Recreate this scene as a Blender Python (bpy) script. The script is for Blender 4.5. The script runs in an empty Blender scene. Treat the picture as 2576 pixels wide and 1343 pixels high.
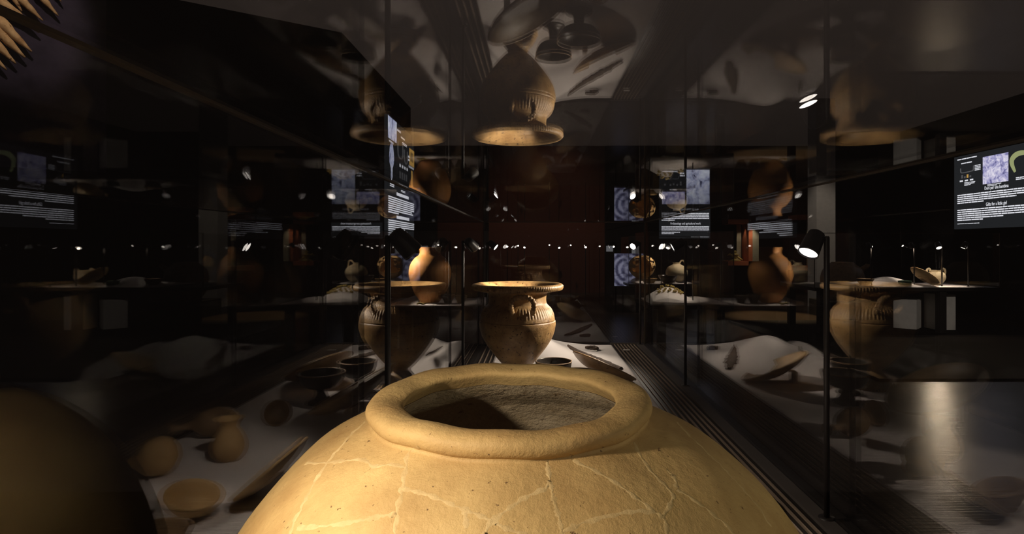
import bpy, bmesh, math, random
from mathutils import Vector, Matrix, Quaternion
from mathutils.bvhtree import BVHTree
random.seed(7)
C = bpy.context.scene.collection
SC = bpy.context.scene
PI = math.pi

# ------------------------------------------------------------------ camera, world, exposure
FPX = 1450.0          # focal length in pixels of the 2576 px wide frame
CX, CY = 1350.0, 618.0  # vanishing point of the case in the frame
ZC = 1.30             # camera height above the gallery floor
cam_data = bpy.data.cameras.new('camera')
cam = bpy.data.objects.new('camera', cam_data)
C.objects.link(cam)
cam.location = (0, 0, ZC)
cam.rotation_euler = (PI / 2, 0, 0)
cam_data.sensor_fit = 'HORIZONTAL'
cam_data.sensor_width = 36.0
cam_data.lens = 36.0 * FPX / 2576
cam_data.shift_x = -(CX - 1288) / 2576
cam_data.shift_y = -(671.5 - CY) / 2576
cam_data.clip_start = 0.005
cam_data.clip_end = 100
SC.camera = cam

world = bpy.data.worlds.new('world')
SC.world = world
world.use_nodes = True
world.node_tree.nodes['Background'].inputs[0].default_value = (0.026, 0.0195, 0.0165, 1)
world.node_tree.nodes['Background'].inputs[1].default_value = 1.0

SC.view_settings.view_transform = 'Standard'
SC.view_settings.look = 'None'
SC.view_settings.gamma = 1.0
SC.view_settings.use_curve_mapping = False
SC.view_settings.exposure = 0.0
SC.cycles.max_bounces = 14
SC.cycles.diffuse_bounces = 3
SC.cycles.glossy_bounces = 8
SC.cycles.transmission_bounces = 4
SC.cycles.transparent_max_bounces = 48
SC.cycles.sample_clamp_indirect = 4.0
SC.cycles.caustics_reflective = False
SC.cycles.caustics_refractive = False
SC.cycles.blur_glossy = 0.3


# ------------------------------------------------------------------ materials
def new_mat(name):
    m = bpy.data.materials.new(name)
    m.use_nodes = True
    nt = m.node_tree
    nt.nodes.clear()
    out = nt.nodes.new('ShaderNodeOutputMaterial')
    return m, nt, out


def N(nt, kind, **kw):
    n = nt.nodes.new(kind)
    for k, v in kw.items():
        if k in n.inputs:
            n.inputs[k].default_value = v
        else:
            setattr(n, k, v)
    return n


def clay(name, c1, c2, scale=8.0, rough=0.7, bump=0.15, speck=None, spec=0.3, bscale=60.0, c3=None, emit=None):
    """mottled procedural surface: two colours by noise, optional dark specks, fine bump"""
    m, nt, out = new_mat(name)
    L = nt.links.new
    tc = N(nt, 'ShaderNodeTexCoord')
    n1 = N(nt, 'ShaderNodeTexNoise', Scale=scale, Detail=6.0, Roughness=0.65)
    L(tc.outputs['Object'], n1.inputs['Vector'])
    r1 = N(nt, 'ShaderNodeValToRGB')
    r1.color_ramp.elements[0].position = 0.32
    r1.color_ramp.elements[1].position = 0.68
    r1.color_ramp.elements[0].color = (*c1, 1)
    r1.color_ramp.elements[1].color = (*c2, 1)
    if c3:
        e = r1.color_ramp.elements.new(0.8)
        e.color = (*c3, 1)
    L(n1.outputs['Fac'], r1.inputs['Fac'])
    col = r1.outputs['Color']
    if speck:
        n2 = N(nt, 'ShaderNodeTexNoise', Scale=speck[1], Detail=3.0, Roughness=0.7)
        L(tc.outputs['Object'], n2.inputs['Vector'])
        r2 = N(nt, 'ShaderNodeValToRGB')
        r2.color_ramp.elements[0].position = speck[2]
        r2.color_ramp.elements[1].position = speck[2] + 0.05
        r2.color_ramp.elements[0].color = (0, 0, 0, 1)
        r2.color_ramp.elements[1].color = (1, 1, 1, 1)
        L(n2.outputs['Fac'], r2.inputs['Fac'])
        mx = N(nt, 'ShaderNodeMix', data_type='RGBA')
        L(r2.outputs['Color'], mx.inputs['Factor'])
        L(col, mx.inputs[6])
        mx.inputs[7].default_value = (*speck[0], 1)
        col = mx.outputs[2]
    b = N(nt, 'ShaderNodeBsdfPrincipled', Roughness=rough)
    b.inputs['Specular IOR Level'].default_value = spec
    L(col, b.inputs['Base Color'])
    if emit:
        L(col, b.inputs['Emission Color'])
        b.inputs['Emission Strength'].default_value = emit
    if bump:
        n3 = N(nt, 'ShaderNodeTexNoise', Scale=bscale, Detail=5.0, Roughness=0.7)
        L(tc.outputs['Object'], n3.inputs['Vector'])
        bm = N(nt, 'ShaderNodeBump', Strength=bump, Distance=0.01)
        L(n3.outputs['Fac'], bm.inputs['Height'])
        L(bm.outputs['Normal'], b.inputs['Normal'])
    L(b.outputs['BSDF'], out.inputs['Surface'])
    return m


def plain(name, c, rough=0.5, spec=0.3, emit=0.0, metal=0.0, vary=0.15):
    m, nt, out = new_mat(name)
    L = nt.links.new
    tc = N(nt, 'ShaderNodeTexCoord')
    n1 = N(nt, 'ShaderNodeTexNoise', Scale=14.0, Detail=3.0)
    L(tc.outputs['Object'], n1.inputs['Vector'])
    mx = N(nt, 'ShaderNodeMix', data_type='RGBA')
    mx.inputs[6].default_value = (*[x * (1 - vary) for x in c], 1)
    mx.inputs[7].default_value = (*[min(1, x * (1 + vary)) for x in c], 1)
    L(n1.outputs['Fac'], mx.inputs['Factor'])
    b = N(nt, 'ShaderNodeBsdfPrincipled', Roughness=rough, Metallic=metal)
    b.inputs['Specular IOR Level'].default_value = spec
    L(mx.outputs[2], b.inputs['Base Color'])
    if emit:
        b.inputs['Emission Color'].default_value = (*c, 1)
        b.inputs['Emission Strength'].default_value = emit
    L(b.outputs['BSDF'], out.inputs['Surface'])
    return m


def emission(name, c, s):
    m, nt, out = new_mat(name)
    e = N(nt, 'ShaderNodeEmission', Strength=s)
    e.inputs['Color'].default_value = (*c, 1)
    nt.links.new(e.outputs[0], out.inputs['Surface'])
    return m


def glass_mat(name, tint=(0.985, 0.984, 0.98)):
    """clear pane: every face mirrors by its Fresnel share and lets the rest straight through"""
    m, nt, out = new_mat(name)
    L = nt.links.new
    g = N(nt, 'ShaderNodeNewGeometry')
    mul = N(nt, 'ShaderNodeMath', operation='MULTIPLY')
    mul.inputs[1].default_value = 1.52 - 1 / 1.52
    L(g.outputs['Backfacing'], mul.inputs[0])
    sub = N(nt, 'ShaderNodeMath', operation='SUBTRACT')
    sub.inputs[0].default_value = 1.52
    L(mul.outputs[0], sub.inputs[1])
    fr = N(nt, 'ShaderNodeFresnel')
    L(sub.outputs[0], fr.inputs['IOR'])
    t = N(nt, 'ShaderNodeBsdfTransparent')
    t.inputs['Color'].default_value = (*tint, 1)
    gl = N(nt, 'ShaderNodeBsdfGlossy', Roughness=0.0)
    mx = N(nt, 'ShaderNodeMixShader')
    L(fr.outputs[0], mx.inputs[0])
    L(t.outputs[0], mx.inputs[1])
    L(gl.outputs[0], mx.inputs[2])
    L(mx.outputs[0], out.inputs['Surface'])
    return m


def photo_mat(name, cols, scale, strength, ring=False):
    """backlit photographic print: noise and cracks in a few colours"""
    m, nt, out = new_mat(name)
    L = nt.links.new
    tc = N(nt, 'ShaderNodeTexCoord')
    n0 = N(nt, 'ShaderNodeTexNoise', Scale=scale, Detail=8.0, Roughness=0.7, Distortion=0.6)
    L(tc.outputs['Object'], n0.inputs['Vector'])
    r = N(nt, 'ShaderNodeValToRGB')
    r.color_ramp.elements[0].position = 0.34
    r.color_ramp.elements[0].color = (*cols[0], 1)
    r.color_ramp.elements[1].position = 0.62
    r.color_ramp.elements[1].color = (*cols[2], 1)
    e = r.color_ramp.elements.new(0.46)
    e.color = (*cols[1], 1)
    fac = n0.outputs['Fac']
    if ring:
        mp = N(nt, 'ShaderNodeMapping')
        mp.inputs['Location'].default_value = ring
        L(tc.outputs['Object'], mp.inputs['Vector'])
        w = N(nt, 'ShaderNodeTexWave', wave_type='RINGS', rings_direction='Y', Scale=2.6, Distortion=2.0, Detail=3.0)
        L(mp.outputs[0], w.inputs['Vector'])
        a = N(nt, 'ShaderNodeMix', data_type='FLOAT')
        a.inputs[0].default_value = 0.22
        L(n0.outputs['Fac'], a.inputs[2])
        L(w.outputs['Fac'], a.inputs[3])
        fac = a.outputs[0]
    L(fac, r.inputs['Fac'])
    em = N(nt, 'ShaderNodeEmission', Strength=strength)
    L(r.outputs['Color'], em.inputs['Color'])
    L(em.outputs[0], out.inputs['Surface'])
    return m


M = {}
M['glass'] = glass_mat('clear_glass')
M['joint'] = plain('glass_joint', (0.055, 0.042, 0.03), 0.6)
M['pithos'] = clay('pithos_clay', (0.37, 0.222, 0.080), (0.60, 0.415, 0.168), 6.5, 0.66, 0.25, speck=((0.14, 0.075, 0.03), 150.0, 0.665), bscale=95.0, c3=(0.66, 0.49, 0.23))
M['interior'] = clay('pithos_interior', (0.46, 0.34, 0.19), (0.68, 0.55, 0.36), 14.0, 0.8, 0.5, bscale=45.0, speck=((0.30, 0.20, 0.10), 50.0, 0.62))
M['plaster'] = clay('pithos_plaster', (0.46, 0.315, 0.13), (0.63, 0.455, 0.215), 60.0, 0.75, 0.2)
M['krater'] = clay('krater_clay', (0.20, 0.105, 0.038), (0.52, 0.335, 0.14), 11.0, 0.42, 0.25, speck=((0.09, 0.05, 0.025), 55.0, 0.60), spec=0.5)
M['tan'] = clay('tan_clay', (0.36, 0.22, 0.09), (0.50, 0.33, 0.15), 22.0, 0.6, 0.25, speck=((0.12, 0.06, 0.03), 60.0, 0.66))
M['brown'] = clay('brown_clay', (0.15, 0.09, 0.045), (0.27, 0.17, 0.085), 18.0, 0.5, 0.25, spec=0.4)
M['dish'] = clay('dish_clay', (0.17, 0.11, 0.055), (0.33, 0.22, 0.11), 12.0, 0.36, 0.2, speck=((0.06, 0.035, 0.02), 40.0, 0.63), spec=0.5)
M['bucchero'] = clay('dark_pottery', (0.025, 0.02, 0.017), (0.05, 0.042, 0.035), 20.0, 0.3, 0.12, spec=0.5)
M['iron'] = clay('rusted_iron', (0.035, 0.025, 0.02), (0.13, 0.085, 0.06), 45.0, 0.8, 0.6, bscale=90)
M['orange'] = clay('orange_clay', (0.46, 0.19, 0.05), (0.60, 0.29, 0.09), 6.0, 0.6, 0.2, speck=((0.2, 0.08, 0.03), 30.0, 0.68))
M['darkjar'] = clay('red_brown_clay', (0.20, 0.085, 0.03), (0.33, 0.15, 0.055), 5.0, 0.6, 0.2)
M['pale'] = clay('pale_clay', (0.50, 0.40, 0.25), (0.64, 0.53, 0.35), 16.0, 0.65, 0.2, speck=((0.16, 0.11, 0.06), 30.0, 0.64))
M['cloth'] = clay('white_cloth', (0.74, 0.69, 0.675), (0.80, 0.755, 0.74), 3.0, 0.9, 0.12, spec=0.1, bscale=220.0)
M['black'] = plain('black_lacquer', (0.012, 0.010, 0.009), 0.45)
M['lamp'] = plain('black_metal', (0.012, 0.012, 0.015), 0.4, 0.5)
M['pole'] = plain('black_rod', (0.010, 0.008, 0.007), 0.45, 0.35)
M['slat'] = plain('slat_glint', (0.16, 0.12, 0.09), 0.5)  # lighter than the black rail, colour stands in for glints on groove edges
M['strip'] = plain('grey_strip', (0.05, 0.042, 0.038), 0.6)
M['wallblack'] = plain('black_wall', (0.008, 0.0065, 0.006), 0.9, 0.05)
M['wallred'] = plain('dark_red_wall', (0.075, 0.026, 0.017), 0.9, 0.05)
M['pillar'] = plain('grey_plaster', (0.36, 0.33, 0.29), 0.85, 0.1)
M['red'] = plain('red_paint', (0.46, 0.13, 0.055), 0.6)
M['niche'] = plain('niche_panel', (0.40, 0.36, 0.27), 0.6)
M['white'] = plain('white_paint', (0.62, 0.58, 0.53), 0.7)
M['card'] = plain('white_card', (0.75, 0.72, 0.68), 0.8)
M['bulb'] = emission('lit_lens', (1.0, 0.90, 0.82), 9.0)
M['bulbfar'] = emission('lit_lens_far', (1.0, 0.88, 0.78), 5.0)
M['text'] = emission('sign_white', (0.90, 0.91, 1.0), 1.05)
M['board'] = emission('sign_board', (0.80, 0.88, 1.0), 0.022)
M['greyprint'] = emission('sign_grey', (0.30, 0.30, 0.32), 0.35)
M['goldprint'] = emission('sign_gold', (0.95, 0.55, 0.14), 0.7)
M['greenprint'] = emission('sign_green', (0.62, 0.68, 0.32), 0.6)
M['photo_a'] = photo_mat('photo_excavation', ((0.03, 0.03, 0.08), (0.42, 0.45, 0.66), (0.74, 0.77, 0.90)), 5.0, 1.25)
M['photo_b'] = photo_mat('photo_bones', ((0.03, 0.03, 0.14), (0.34, 0.33, 0.60), (0.84, 0.80, 0.95)), 9.0, 1.15)
M['photo_c'] = photo_mat('photo_round_well', ((0.03, 0.03, 0.06), (0.10, 0.10, 0.18), (0.30, 0.30, 0.42)), 7.0, 0.55, ring=(-0.29, 0.0, -0.33))
M['banner'] = clay('dark_violet_print', (0.010, 0.009, 0.016), (0.05, 0.042, 0.075), 1.4, 0.9, 0.0, spec=0.0)
M['spike'] = clay('pale_spike', (0.38, 0.22, 0.10), (0.72, 0.50, 0.28), 9.0, 0.7, 0.4, speck=((0.14, 0.07, 0.03), 16.0, 0.60))
M['green'] = clay('green_paste', (0.04, 0.10, 0.07), (0.12, 0.22, 0.15), 30.0, 0.5, 0.2)
M['gold'] = clay('dry_gold', (0.30, 0.20, 0.05), (0.62, 0.45, 0.12), 40.0, 0.5, 0.3, speck=((0.05, 0.08, 0.03), 60.0, 0.55))


def floor_mat():
    m, nt, out = new_mat('dark_glossy_floor')
    L = nt.links.new
    tc = N(nt, 'ShaderNodeTexCoord')
    mp = N(nt, 'ShaderNodeMapping')
    mp.inputs['Scale'].default_value = (0.8, 13.0, 1)
    L(tc.outputs['Object'], mp.inputs['Vector'])
    n1 = N(nt, 'ShaderNodeTexNoise', Scale=3.0, Detail=6.0, Roughness=0.6)
    L(mp.outputs[0], n1.inputs['Vector'])
    r = N(nt, 'ShaderNodeValToRGB')
    r.color_ramp.elements[0].color = (0.020, 0.014, 0.010, 1)
    r.color_ramp.elements[1].color = (0.042, 0.030, 0.021, 1)
    L(n1.outputs['Fac'], r.inputs['Fac'])
    b = N(nt, 'ShaderNodeBsdfPrincipled', Roughness=0.24)
    b.inputs['Specular IOR Level'].default_value = 0.16
    L(r.outputs[0], b.inputs['Base Color'])
    bp = N(nt, 'ShaderNodeBump', Strength=0.12, Distance=0.02)
    L(n1.outputs['Fac'], bp.inputs['Height'])
    L(bp.outputs[0], b.inputs['Normal'])
    L(b.outputs[0], out.inputs['Surface'])
    return m


M['floor'] = floor_mat()


# ------------------------------------------------------------------ geometry helpers
class MB:
    def __init__(self):
        self.v, self.f, self.smooth = [], [], []

    def add(self, v, f, smooth=False):
        o = len(self.v)
        self.v += [tuple(p) for p in v]
        self.f += [tuple(i + o for i in q) for q in f]
        self.smooth += [smooth] * len(f)
        return self

    def box(self, x0, x1, y0, y1, z0, z1):
        v = [(x0, y0, z0), (x1, y0, z0), (x1, y1, z0), (x0, y1, z0), (x0, y0, z1), (x1, y0, z1), (x1, y1, z1), (x0, y1, z1)]
        return self.add(v, [(0, 3, 2, 1), (4, 5, 6, 7), (0, 1, 5, 4), (1, 2, 6, 5), (2, 3, 7, 6), (3, 0, 4, 7)])

    def prism(self, pts, z0, z1):
        n = len(pts)
        v = [(x, y, z0) for x, y in pts] + [(x, y, z1) for x, y in pts]
        f = [tuple(range(n - 1, -1, -1)), tuple(range(n, 2 * n))]
        f += [(i, (i + 1) % n, (i + 1) % n + n, i + n) for i in range(n)]
        return self.add(v, f)

    def lathe(self, prof, seg=48, fn=None, skip=None):
        """prof: list of (r, z) from outside foot up and back down inside"""
        v, f = [], []
        idx = []
        for i, (r, z) in enumerate(prof):
            if r < 1e-5:
                idx.append([len(v)] * seg)
                v.append((0, 0, z))
            else:
                row = []
                for s in range(seg):
                    a = 2 * PI * s / seg
                    rr, zz = (r, z) if fn is None else fn(i, a, r, z)
                    row.append(len(v))
                    v.append((rr * math.cos(a), rr * math.sin(a), zz))
                idx.append(row)
        for i in range(len(prof) - 1):
            for s in range(seg):
                if skip and skip(i, s):
                    continue
                q = [idx[i][s], idx[i][(s + 1) % seg], idx[i + 1][(s + 1) % seg], idx[i + 1][s]]
                q = list(dict.fromkeys(q))
                if len(q) > 2:
                    f.append(tuple(q))
        return self.add(v, f, True)

    def tube(self, path, rad, seg=8, cap=True):
        n = len(path)
        P = [Vector(p) for p in path]
        R = rad if isinstance(rad, (list, tuple)) else [rad] * n
        v, f = [], []
        up = Vector((0, 0, 1))
        T0 = (P[1] - P[0]).normalized()
        if abs(T0.dot(up)) > 0.95:
            up = Vector((1, 0, 0))
        nrm = T0.cross(up).normalized()
        for i in range(n):
            T = (P[min(i + 1, n - 1)] - P[max(i - 1, 0)]).normalized()
            nrm = (nrm - T * nrm.dot(T)).normalized()
            bn = T.cross(nrm)
            for s in range(seg):
                a = 2 * PI * s / seg
                v.append(P[i] + (nrm * math.cos(a) + bn * math.sin(a)) * R[i])
        for i in range(n - 1):
            for s in range(seg):
                f.append((i * seg + s, i * seg + (s + 1) % seg, (i + 1) * seg + (s + 1) % seg, (i + 1) * seg + s))
        if cap:
            f.append(tuple(range(seg - 1, -1, -1)))
            f.append(tuple((n - 1) * seg + s for s in range(seg)))
        return self.add(v, f, True)

    def xf(self, mat):
        self.v = [tuple(mat @ Vector(p)) for p in self.v]
        return self

    def build(self, name, mat, parent=None):
        me = bpy.data.meshes.new(name)
        me.from_pydata(self.v, [], self.f)
        me.polygons.foreach_set('use_smooth', self.smooth)
        me.materials.append(M[mat] if isinstance(mat, str) else mat)
        me.update()
        o = bpy.data.objects.new(name, me)
        C.objects.link(o)
        if parent is not None:
            o.parent = parent
        return o


def smooth_prof(pts, sub=6):
    """Catmull-Rom through profile points"""
    out = []
    n = len(pts)
    for i in range(n - 1):
        p0, p1, p2, p3 = pts[max(i - 1, 0)], pts[i], pts[i + 1], pts[min(i + 2, n - 1)]
        for k in range(sub):
            t = k / sub
            out.append(tuple(0.5 * (2 * p1[j] + (p2[j] - p0[j]) * t + (2 * p0[j] - 5 * p1[j] + 4 * p2[j] - p3[j]) * t * t
                                    + (3 * p1[j] - p0[j] - 3 * p2[j] + p3[j]) * t ** 3) for j in range(len(p1))))
    out.append(tuple(pts[-1]))
    return out


def sprof(pts, sub=5):
    return [(max(r, 0.0), z) for r, z in smooth_prof(pts, sub)]


def tag(o, label, cat, group=None):
    o['label'] = label
    o['category'] = cat
    if group:
        o['group'] = group
    return o


def thing(name, label, cat, loc=(0, 0, 0), rot=(0, 0, 0), group=None):
    e = bpy.data.objects.new(name, None)
    e.empty_display_size = 0.05
    C.objects.link(e)
    e.location = loc
    e.rotation_euler = rot
    return tag(e, label, cat, group)


def struct(name, mb, mat, parent=None):
    o = mb.build(name, mat, parent)
    if parent is None:
        o['kind'] = 'structure'
    return o


def rel(x, y, z):
    return (x, y, ZC + z)


def spot(name, loc, target, power, angle=70, blend=0.5, col=(1.0, 0.87, 0.72), radius=0.018, parent=None):
    ld = bpy.data.lights.new(name, 'SPOT')
    ld.energy = power
    ld.spot_size = math.radians(angle)
    ld.spot_blend = blend
    ld.color = col
    ld.shadow_soft_size = radius
    o = bpy.data.objects.new(name, ld)
    C.objects.link(o)
    o.location = loc
    d = Vector(target) - Vector(loc)
    o.rotation_euler = d.to_track_quat('-Z', 'Y').to_euler()
    return o


# ------------------------------------------------------------------ the setting
struct('floor', MB().box(-12, 14, -3, 19, -0.05, 0.0), 'floor')
TOP = ZC + 2.57
w = MB().prism([(-2.35, 6.95), (-2.35, 10.75), (-9.5, 10.75), (-9.5, 2.2), (-3.74, 6.03)], 0, TOP)
struct('wall_left', w, 'wallblack')
struct('wall_back_left', MB().box(-6.5, -1.25, 14.8, 15.1, 0, TOP), 'wallblack')
struct('wall_back', MB().box(-12, 13, 16.0, 16.3, 0, TOP + 0.2), 'wallred')
struct('wall_back_right', MB().box(1.78, 4.75, 14.8, 15.1, 0, TOP), 'wallblack')
struct('wall_right', MB().prism([(8.2, 2.0), (12, 2.0), (12, 13.4), (6.75, 13.4), (6.75, 13.0), (8.2, 13.0)], 0, TOP), 'wallblack')
struct('wall_pillar', MB().box(5.83, 6.22, 12.0, 12.4, 0, TOP + 0.5), 'pillar')
struct('floor_plinth', MB().prism([(3.3, 5.55), (7.6, 5.55), (7.6, 9.9), (3.3, 9.9)], 0.0, 0.02), 'wallblack')

# ------------------------------------------------------------------ main display case
A, B = -0.405, 0.825          # inner faces of the left and right panes
Y0, Y1 = 0.03, 4.40           # front and back panes
HT = 0.181                    # glass top above the camera
ZF = ZC - 0.75                # case floor
GT = 0.008
case = thing('display_case', 'long glass display case with black base and grooved black rails around white cloth', 'display case', (0, 0, 0))
body = MB().box(A - 0.03, B + 0.03, Y0 - 0.03, Y1 + 0.03, 0.0, ZF).build('base', 'black', case)
ZT = ZC + HT
g = MB().box(A - GT, A, Y0, Y1, ZF, ZT).build('glass_pane', 'glass', case)
MB().box(B, B + GT, Y0, Y1, ZF, ZT).build('glass_pane', 'glass', case)
MB().box(A - GT, B + GT, Y1, Y1 + GT, ZF, ZT).build('glass_pane', 'glass', case)
MB().box(A - GT, B + GT, Y0 - GT, Y0, ZF, ZT).build('glass_pane', 'glass', case)
MB().box(A - GT, B + GT, Y0 - GT, Y1 + GT, ZT + 0.0005, ZT + 0.0005 + GT).build('glass_pane', 'glass', case)
J = 0.0035
MB().box(A - GT - 0.001, A + 0.002, Y0, Y1, ZT - J, ZT + 0.0002).build('glass_joint', 'joint', case)
MB().box(B - 0.002, B + GT + 0.001, Y0, Y1, ZT - J, ZT + 0.0002).build('glass_joint', 'joint', case)
MB().box(A, B, Y1 - 0.002, Y1 + GT + 0.001, ZT - J, ZT + 0.0002).build('glass_joint', 'joint', case)
MB().box(A - GT, A + 0.004, Y1 - 0.004, Y1 + GT, ZF, ZT - J).build('glass_joint', 'joint', case)
MB().box(B - 0.004, B + GT, Y1 - 0.004, Y1 + GT, ZF, ZT - J).build('glass_joint', 'joint', case)
# grooved rails along both long sides
slat_me = None
for i in range(7):
    x = 0.585 + i * 0.0245
    MB().box(x, x + 0.0055, Y0 + 0.02, Y1 - 0.02, ZF, ZF + 0.007).build('slat', 'slat', case)
for i in range(3):
    x = -0.300 - i * 0.033
    MB().box(x - 0.0055, x, Y0 + 0.02, Y1 - 0.02, ZF, ZF + 0.007).build('slat', 'slat', case)
MB().box(0.757, 0.802, Y0 + 0.02, Y1 - 0.02, ZF, ZF + 0.009).build('border_strip', 'strip', case)
MB().box(0.56, B - 0.03, Y1 - 0.035, Y1 - 0.012, ZF, ZF + 0.012).build('border_strip', 'strip', case)

# ------------------------------------------------------------------ white cloth
def cloth_h(x, y):
    def gs(cx, cy, sx, sy, h, rot=0):
        dx, dy = x - cx, y - cy
        c, s = math.cos(rot), math.sin(rot)
        u, v_ = dx * c + dy * s, -dx * s + dy * c
        return h * math.exp(-(u / sx) ** 2 - (v_ / sy) ** 2)
    h = 0.004
    h += gs(0.00, 4.12, 0.16, 0.22, 0.10)
    h += gs(-0.21, 3.95, 0.05, 0.5, 0.05, 0.12)
    h += gs(0.28, 4.25, 0.22, 0.06, 0.018, -0.2)
    h += gs(-0.18, 3.5, 0.03, 0.35, 0.022, -0.25)
    h += gs(-0.10, 2.15, 0.05, 0.4, 0.012, 0.3)
    h += 0.002 * math.sin(9 * x + 5 * y) * math.sin(4.1 * y - 6 * x) + 0.002
    e = min(1.0, (x + 0.282) / 0.02, (0.568 - x) / 0.02, (4.335 - y) / 0.03)
    return h * max(0.12, e) + 0.0012


nx, ny = 60, 220
cv, cf = [], []
for j in range(ny + 1):
    y = Y0 + 0.04 + (4.335 - Y0 - 0.04) * j / ny
    for i in range(nx + 1):
        x = -0.282 + 0.85 * i / nx
        cv.append((x, y, ZF + cloth_h(x, y)))
for j in range(ny):
    for i in range(nx):
        a = j * (nx + 1) + i
        cf.append((a, a + 1, a + nx + 2, a + nx + 1))
cl = MB().add(cv, cf, True).build('display_cloth', 'cloth')
tag(cl, 'white cloth laid along the floor of the long case under the pots', 'cloth')
sm = cl.modifiers.new('thickness', 'SOLIDIFY')
sm.thickness = 0.001
sm.offset = 1


def on_cloth(x, y, dz=0.0):
    return (x, y, ZF + cloth_h(x, y) + dz)


# ------------------------------------------------------------------ pithos
PX, PY = -0.028, 0.62
prof_out = [(0.0, -0.745), (0.12, -0.745), (0.16, -0.735), (0.235, -0.66), (0.30, -0.56), (0.333, -0.46), (0.327, -0.385), (0.302, -0.318),
            (0.267, -0.264), (0.216, -0.215), (0.176, -0.192), (0.155, -0.183), (0.146, -0.179)]
lip = [(0.1435, -0.1765), (0.1475, -0.1725), (0.1492, -0.167), (0.1475, -0.1615), (0.141, -0.1578), (0.130, -0.157), (0.119, -0.1595), (0.1128, -0.1625), (0.1115, -0.1660),
       (0.1140, -0.1705), (0.125, -0.182)]
inner = [(0.150, -0.203), (0.200, -0.232), (0.252, -0.286), (0.290, -0.340), (0.312, -0.40), (0.318, -0.46), (0.285, -0.56), (0.22, -0.65), (0.13, -0.71), (0.0, -0.72)]
pp = sprof(prof_out, 6) + sprof(lip, 3)
pi_ = [lip[-1]] + sprof(inner, 5)


def pwob(i, a, r, z):
    wv = 1 + 0.006 * math.sin(2 * a + 0.7) + 0.004 * math.sin(5 * a + z * 20) + 0.002 * math.sin(9 * a - z * 55)
    return r * wv, z + 0.0012 * math.sin(3 * a + 1) + 0.0008 * math.sin(11 * a)


pm = MB().lathe(pp, 128, pwob)
pin = MB().lathe(pi_, 128, lambda i, a, r, z: (pwob(i, a, r, z)[0] + 0.0012 * math.sin(z * 420), pwob(i, a, r, z)[1]))
for mbx in (pm, pin):
    mbx.v = [(x + 0.011 * min(1.0, max(0.0, (-z - 0.19) / 0.12)), y, z) for x, y, z in mbx.v]
pithos = thing('pithos', 'huge yellow clay storage jar with thick rolled rim and mended cracks', 'jar', (PX, PY, ZC), (math.radians(1.1), 0, 0))
pbody = pm.build('body', 'pithos', pithos)
pin.build('interior', 'interior', pithos)['label'] = 'pale grey tan inside wall of the jar'
bvh = BVHTree.FromPolygons([Vector(p) + Vector((PX, PY, 0)) for p in pm.v], pm.f)


def hit(px, py):
    d = Vector(((px - CX) / FPX, 1.0, -(py - CY) / FPX)).normalized()
    loc, nrm, _, _ = bvh.ray_cast(Vector((0, 0, 0)), d)
    if loc is None:
        return None
    if nrm.dot(d) > 0:
        nrm = -nrm
    return loc - Vector((PX, PY, 0)), nrm


seams = [
    [(1052, 1122), (1028, 1135), (1018, 1170), (1011, 1214), (1005, 1244), (996, 1288), (990, 1340)],
    [(1018, 1170), (974, 1165), (937, 1170), (912, 1154), (865, 1157), (819, 1163), (763, 1166)],
    [(915, 1062), (866, 1110), (819, 1163), (785, 1215), (755, 1270), (735, 1310), (722, 1340)],
    [(996, 1288), (967, 1291), (920, 1300), (860, 1312), (800, 1320), (740, 1326)],
    [(1011, 1225), (1042, 1231), (1089, 1244), (1136, 1264), (1187, 1283), (1237, 1303), (1264, 1318), (1322, 1339)],
    [(1237, 1303), (1278, 1274), (1318, 1247), (1369, 1224), (1385, 1205)],
    [(1376, 1156), (1382, 1194), (1389, 1227), (1396, 1261), (1406, 1295), (1413, 1328), (1416, 1342)],
    [(1440, 1153), (1490, 1177), (1558, 1214), (1608, 1251), (1652, 1285), (1676, 1305), (1682, 1342)],
    [(1597, 1112), (1615, 1150), (1652, 1195), (1693, 1236), (1690, 1260), (1672, 1295)],
    [(1706, 1228), (1760, 1262), (1815, 1305), (1855, 1342)],
    [(1416, 1332), (1473, 1308), (1541, 1291), (1591, 1281), (1652, 1284)],
    [(1704, 1066), (1746, 1105), (1781, 1138), (1826, 1181), (1872, 1230), (1914, 1278), (1945, 1325)],
    [(1704, 1225), (1700, 1200), (1680, 1180)],
    [(1237, 1303), (1222, 1330), (1216, 1342)],
    [(1166, 1272), (1169, 1290), (1172, 1322)],
]
for s in seams:
    pts = [p for p in smooth_prof(s, 7)]
    rows = []
    for k, p in enumerate(pts):
        jx = 1.6 * math.sin(k * 1.9 + p[0]) + random.uniform(-0.8, 0.8)
        h = hit(p[0] + jx, p[1] + 1.2 * math.sin(k * 1.3 + p[1]))
        if h:
            rows.append(h)
    if len(rows) < 3:
        continue
    v, f = [], []
    for k, (p, n) in enumerate(rows):
        t = rows[min(k + 1, len(rows) - 1)][0] - rows[max(k - 1, 0)][0]
        side = n.cross(t).normalized()
        wd = 0.0016 * (1 + 0.45 * math.sin(k * 0.9 + p.x * 90) + random.uniform(-0.3, 0.3))
        for q, hh in ((-1.8, -0.0004), (-0.7, 0.0002), (0.7, 0.0002), (1.8, -0.0004)):
            v.append(p + side * wd * q + n * hh)
    for k in range(len(rows) - 1):
        for q in range(3):
            a = k * 4 + q
            f.append((a, a + 1, a + 5, a + 4))
    MB().add(v, f, True).build('mended_seam', 'plaster', pbody)
pbody['label'] = 'yellow clay jar body with rim'

# ------------------------------------------------------------------ krater
KX, KY = -0.100, 3.02
krater = thing('krater', 'tall orange brown krater with wide flat rim and loop handles on ridged foot', 'krater', (KX, KY, ZF + 0.006))
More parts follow.
